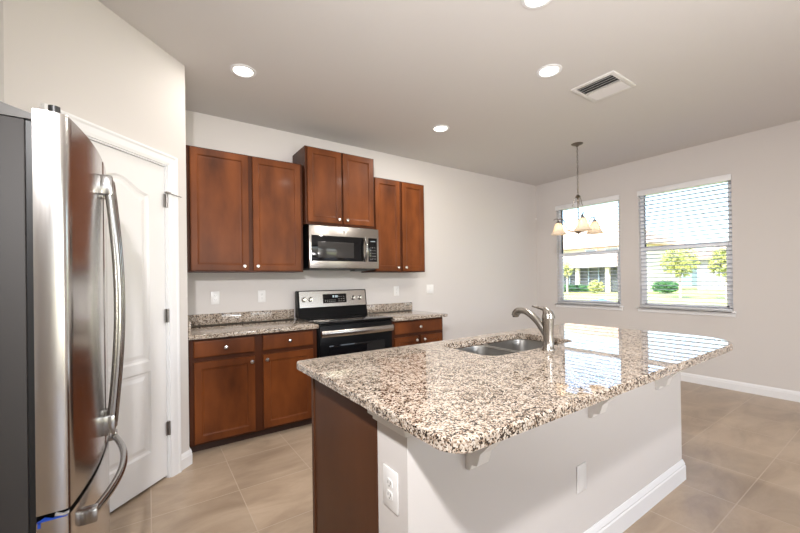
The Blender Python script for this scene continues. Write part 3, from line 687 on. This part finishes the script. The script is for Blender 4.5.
# ------------------------------------------------------------------ chandelier
CX_, CY_ = 4.127, 2.328
ch = thing('chandelier', 'three light nickel chandelier with bell glass shades by the window', 'chandelier', (CX_, CY_, H))
b = MB(); b.lathe([(.0001, -.035), (.012, -.034), (.02, -.022), (.05, -.012), (.064, -.003), (.065, 0)], (0, 0, 0), 28); b.build('canopy', m_chain, ch, smooth=True)
b = MB(); z = -.035; k = 0
while z > -.585:
    path = []
    for i in range(13):
        a = 2*PI*i/12; u, v = .0085*math.cos(a), .019*math.sin(a); path.append((u, 0, z-.015+v) if k % 2 == 0 else (0, u, z-.015+v))
    b.tube(path, .0022, 6, cap=False, up=(0, 1, 0) if k % 2 == 0 else (1, 0, 0)); z -= .031; k += 1
b.build('chain', m_chain, ch, smooth=True)
b = MB(); b.tube([(.003, .003, -.03), (.006, -.004, -.2), (-.005, .004, -.4), (.003, 0, -.6)], .0018, 6); b.build('wire', m_chain, ch, smooth=True)
b = MB(); b.lathe([(.0001, -.585), (.008, -.59), (.020, -.603), (.030, -.612), (.020, -.622), (.010, -.632), (.007, -.65), (.006, -.98), (.012, -.99), (.012, -1.0), (.035, -1.008), (.040, -1.018), (.030, -1.030), (.010, -1.038), (.008, -1.046), (.0001, -1.05)], (0, 0, 0), 24); b.build('stem', m_chain, ch, smooth=True)
# loose scrolls at the top of the stem
b = MB()
fy_ = math.atan2(F.y, F.x)     # heading used only to set the rotation of the three arms
angs = [math.radians(a) for a in (220.5, 340.5, 100.5)]
for a in angs:
    d = Vector((math.cos(a), math.sin(a), 0)); pts = [Vector((0, 0, -.618))+d*.006, Vector((0, 0, -.622))+d*.030, Vector((0, 0, -.650))+d*.044, Vector((0, 0, -.690))+d*.052, Vector((0, 0, -.715))+d*.066]
    b.tube(smooth_path(pts), .0035, 8)
b.build('top_scroll', m_chain, ch, smooth=True)
SR = .228
for a in angs:
    d = Vector((math.cos(a), math.sin(a), 0)); zz = lambda r_, z_: d*r_+Vector((0, 0, z_))
    b = MB(); b.tube(smooth_path([zz(.01, -1.0), zz(.07, -1.012), zz(.13, -.975), zz(.155, -.900), zz(.170, -.862), zz(.195, -.848), zz(.225, -.852), zz(SR, -.875)]), .0048, 10)
    b.tube(smooth_path([zz(SR, -.862), zz(SR+.02, -.842), zz(SR+.045, -.845), zz(SR+.055, -.858)]), .004, 8)
    arm = b.build('arm', m_chain, ch, smooth=True)
    c = zz(SR, 0); b = MB(); b.lathe([(.0001, -.868), (.008, -.870), (.014, -.880), (.024, -.888), (.026, -.905), (.022, -.91)], c, 20); b.build('socket_cup', m_chain, arm, smooth=True)
    prof = [(.022, -.893), (.034, -.900), (.043, -.918), (.050, -.945), (.058, -.975), (.070, -1.003), (.087, -1.028), (.089, -1.031), (.085, -1.030)]
    prof2 = [(r_-.003, z_+.001) for r_, z_ in prof[-2::-1]]
    b = MB(); b.lathe(prof+prof2, c, 32); b.build('glass_shade', m_shade, arm, smooth=True)
    b = MB(); b.sphere(tuple(c+Vector((0, 0, -.972))), .027, (1, 1, 1.25), 2); b.build('bulb', m_bulb, arm, smooth=True)

# ------------------------------------------------------------------ outside
GZ = -.15
b = MB(); b.box(XR+T, 120, -60, 90, GZ-.3, GZ); o = b.build('ground', m_grass); o['kind'] = 'structure'
def quadface(b, pts): b.loops([[Vector(pts[0]), Vector(pts[1])], [Vector(pts[3]), Vector(pts[2])]], False, False, closed=False)
def hip_roof(x0, x1, y0, y1, z, h, ridge, ov=.6):
    x0 -= ov; x1 += ov; y0 -= ov; y1 += ov; ym = (y0+y1)/2; xm = (x0+x1)/2; b = MB()
    r0, r1 = (Vector((xm, y0+ridge, z+h)), Vector((xm, y1-ridge, z+h)))
    t = bmesh.new(); A = [t.verts.new(p) for p in ((x0, y0, z), (x1, y0, z), (x1, y1, z), (x0, y1, z))]; A2 = [t.verts.new((v.co.x, v.co.y, z-.18)) for v in A]; p, q_ = t.verts.new(r0), t.verts.new(r1)
    t.faces.new((A[0], A[1], p)); t.faces.new((A[1], A[2], q_, p)); t.faces.new((A[2], A[3], q_)); t.faces.new((A[3], A[0], p, q_)); t.faces.new(A2[::-1])
    for i in range(4): t.faces.new((A2[i], A2[(i+1) % 4], A[(i+1) % 4], A[i]))
    bmesh.ops.recalc_face_normals(t, faces=t.faces[:]); b.add(t); return b
def hwin(parent, x, y0, y1, z0, z1):
    b = MB(); b.box(x-.07, x, y0-.08, y1+.08, z0-.08, z1+.08); f = b.build('window', m_stucco, parent); b = MB(); b.box(x-.09, x-.06, y0, y1, z0, z1); b.build('pane', m_pane, f)
# house seen through the left window: two storey with a screened porch
h1 = thing('neighbor_house', 'two storey cream house with screened porch seen through the left window', 'house', (38, 19, GZ))
def hb(name, mt, *a): 
    b = MB(); b.box(*a); bmesh.ops.transform(b.bm, matrix=Matrix.Translation((-38, -19, -GZ)), verts=b.bm.verts); return b.build(name, mt, h1)
def hadd(b, name, mt): bmesh.ops.transform(b.bm, matrix=Matrix.Translation((-38, -19, -GZ)), verts=b.bm.verts); return b.build(name, mt, h1)
hb('wall', m_stucco, 38, 46, 15.2, 28, GZ, 4.3)
hadd(hip_roof(38, 46, 15.2, 28, 4.45, 2.9, 4.5), 'roof', m_roof)
b = MB(); t = bmesh.new()
A = [(33.6, 14.2, 2.42), (33.6, 22.6, 2.42), (38, 21.2, 3.55), (38, 15.4, 3.55)]
b.loops([[Vector(p) for p in A], [Vector((p[0], p[1], p[2]-.22)) for p in A]]); hadd(b, 'porch_roof', m_roof)
hb('fascia', m_stucco, 33.5, 33.62, 14.2, 22.6, 2.18, 2.42)
hb('porch_screen', m_screen, 34.6, 34.65, 14.8, 22.2, GZ+.1, 2.2)
for y in (14.7, 16.6, 19.4, 22.2): hb('porch_post', m_stucco, 34.0, 34.3, y-.16, y+.16, GZ, 2.2)
for y in (17.55, 18.5, 20.4, 21.3): hb('screen_mullion', m_pane, 34.4, 34.5, y-.04, y+.04, GZ+.1, 2.2)
def hwin1(y0, y1, z0, z1):
    f = hb('window', m_trim, 37.9, 38.0, y0-.1, y1+.1, z0-.1, z1+.1); b = MB(); b.box(37.86, 37.92, y0, y1, z0, z1); bmesh.ops.transform(b.bm, matrix=Matrix.Translation((-38, -19, -GZ)), verts=b.bm.verts); b.build('pane', m_pane, f)
hwin1(16.0, 17.1, 3.62, 4.1); hwin1(17.4, 18.6, 3.62, 4.1); hwin1(19.6, 20.6, 3.62, 4.1)
# houses through the right window
def house(label, x0, x1, y0, y1, zw, rh, wallm, roofm, wins, rid):
    r = thing('neighbor_house', label, 'house', ((x0+x1)/2, (y0+y1)/2, GZ)); off = Matrix.Translation((-(x0+x1)/2, -(y0+y1)/2, -GZ))
    def fin(b, name, mt, par=r): bmesh.ops.transform(b.bm, matrix=off, verts=b.bm.verts); return b.build(name, mt, par)
    b = MB(); b.box(x0, x1, y0, y1, GZ, zw); fin(b, 'wall', wallm); fin(hip_roof(x0, x1, y0, y1, zw+.12, rh, rid), 'roof', roofm)
    for (a, c, d, e) in wins:
        b = MB(); b.box(x0-.06, x0, a-.1, c+.1, d-.1, e+.1); f = fin(b, 'window', m_trim); b = MB(); b.box(x0-.1, x0-.05, a, c, d, e); fin(b, 'pane', m_pane, f)
    return r
house('blue grey house at the left side of the right window', 57, 64, 17.4, 23, 3.6, 2.6, m_stucco2, m_roof, [(13.6, 14.4, .8, 1.9)], 3.4)
house('grey house with brown roof behind the trees in the right window', 46, 55, 6.2, 13.6, 2.9, 2.4, m_stucco3, m_roof2, [(8.0, 9.0, .8, 2.0), (10.4, 11.6, .8, 2.0)], 3.4)
house('pale low house farthest right beyond the right window', 52, 62, -6.5, 4.3, 3.0, 2.6, m_stucco, m_roof2, [(0, 1.4, .8, 2.0)], 3.6)
def foliage(rad, n, lsz, squash, seed, bm=None):
    rnd = random.Random(seed); b = MB(); t = bmesh.new()
    for i in range(n):
        d = Vector((rnd.gauss(0, 1), rnd.gauss(0, 1), rnd.gauss(0, 1))).normalized()*rad*rnd.random()**.45; d.z *= squash
        u = Vector((rnd.gauss(0, 1), rnd.gauss(0, 1), rnd.gauss(0, 1))).normalized(); v = u.orthogonal().normalized(); s = lsz*(.6+.8*rnd.random())
        vs = [t.verts.new(d+u*s), t.verts.new(d+v*s*.5), t.verts.new(d-u*s), t.verts.new(d-v*s*.5)]; t.faces.new(vs)
    b.add(t); return b
def tree(label, x, y, zc, rad, sq, seed, mt=None, n=900, ls=.13, hgt=None):
    r = thing('young_tree', label, 'tree', (x, y, GZ)); b = foliage(rad, n, ls, sq, seed); bmesh.ops.transform(b.bm, matrix=Matrix.Translation((0, 0, zc-GZ)), verts=b.bm.verts); b.build('foliage', mt or m_leaf, r)
    b = MB(); b.tube([(0, 0, 0), (.03, .02, (zc-GZ)*.5), (0, 0, zc-GZ+rad*.4)], [.09, .06, .02], 8)
    for k in range(5):
        a = k*1.3; b.tube([(0, 0, (zc-GZ)*(.55+.08*k)), (math.cos(a)*rad*.6, math.sin(a)*rad*.6, (zc-GZ)*(.55+.08*k)+rad*.5)], [.035, .01], 6)
    b.build('trunk', m_trunk, r, smooth=True)
tree('pale leafy young tree in the middle of the right window', 28.0, 9.15, 2.2, 1.05, .95, 3)
tree('pale leafy young tree at the right side of the right window', 28.5, 7.0, 2.05, .9, 1.0, 4)
tree('slim young tree at the left side of the left window', 31.5, 18.9, 2.0, .55, 1.3, 5, n=260)
def shrub(name, label, cat, x, y, sx, sy, sz, mt, seed, n=700):
    b = foliage(1, n, .16, 1, seed)
    for v in b.bm.verts: v.co = Vector((v.co.x*sx, v.co.y*sy, max(0, (v.co.z+1)*sz*.5)))
    o = b.build(name, mt, loc=(x, y, GZ)); tag(o, label, cat)
shrub('garden_shrub', 'bright yellow green shrub on the lawn in the left window', 'shrub', 31.8, 16.45, .6, .62, 1.15, m_leaf, 8)
shrub('low_hedge', 'dark green low hedge in front of the screened porch', 'hedge', 33.4, 19.6, .5, 2.3, .75, m_leafdk, 9, 1600)
shrub('clipped_hedge', 'dark green clipped hedge beside the blue grey house', 'hedge', 34.2, 12.2, .6, 1.0, 1.1, m_leafdk, 10, 900)
bxo = thing('patio_box', 'blue covered patio box just outside the left window', 'box', (8.3, 4.3, GZ))
b = MB(); b.box(-.35, .35, -.55, .45, 0, .86, bev=.05); b.build('cover', m_bluecover, bxo, smooth=True)
b = MB(); b.prism([(-.30, .86), (.0, .93), (.30, .86)], 'x', -.30, .30); b.build('raised_lid', m_bluecover, bxo)
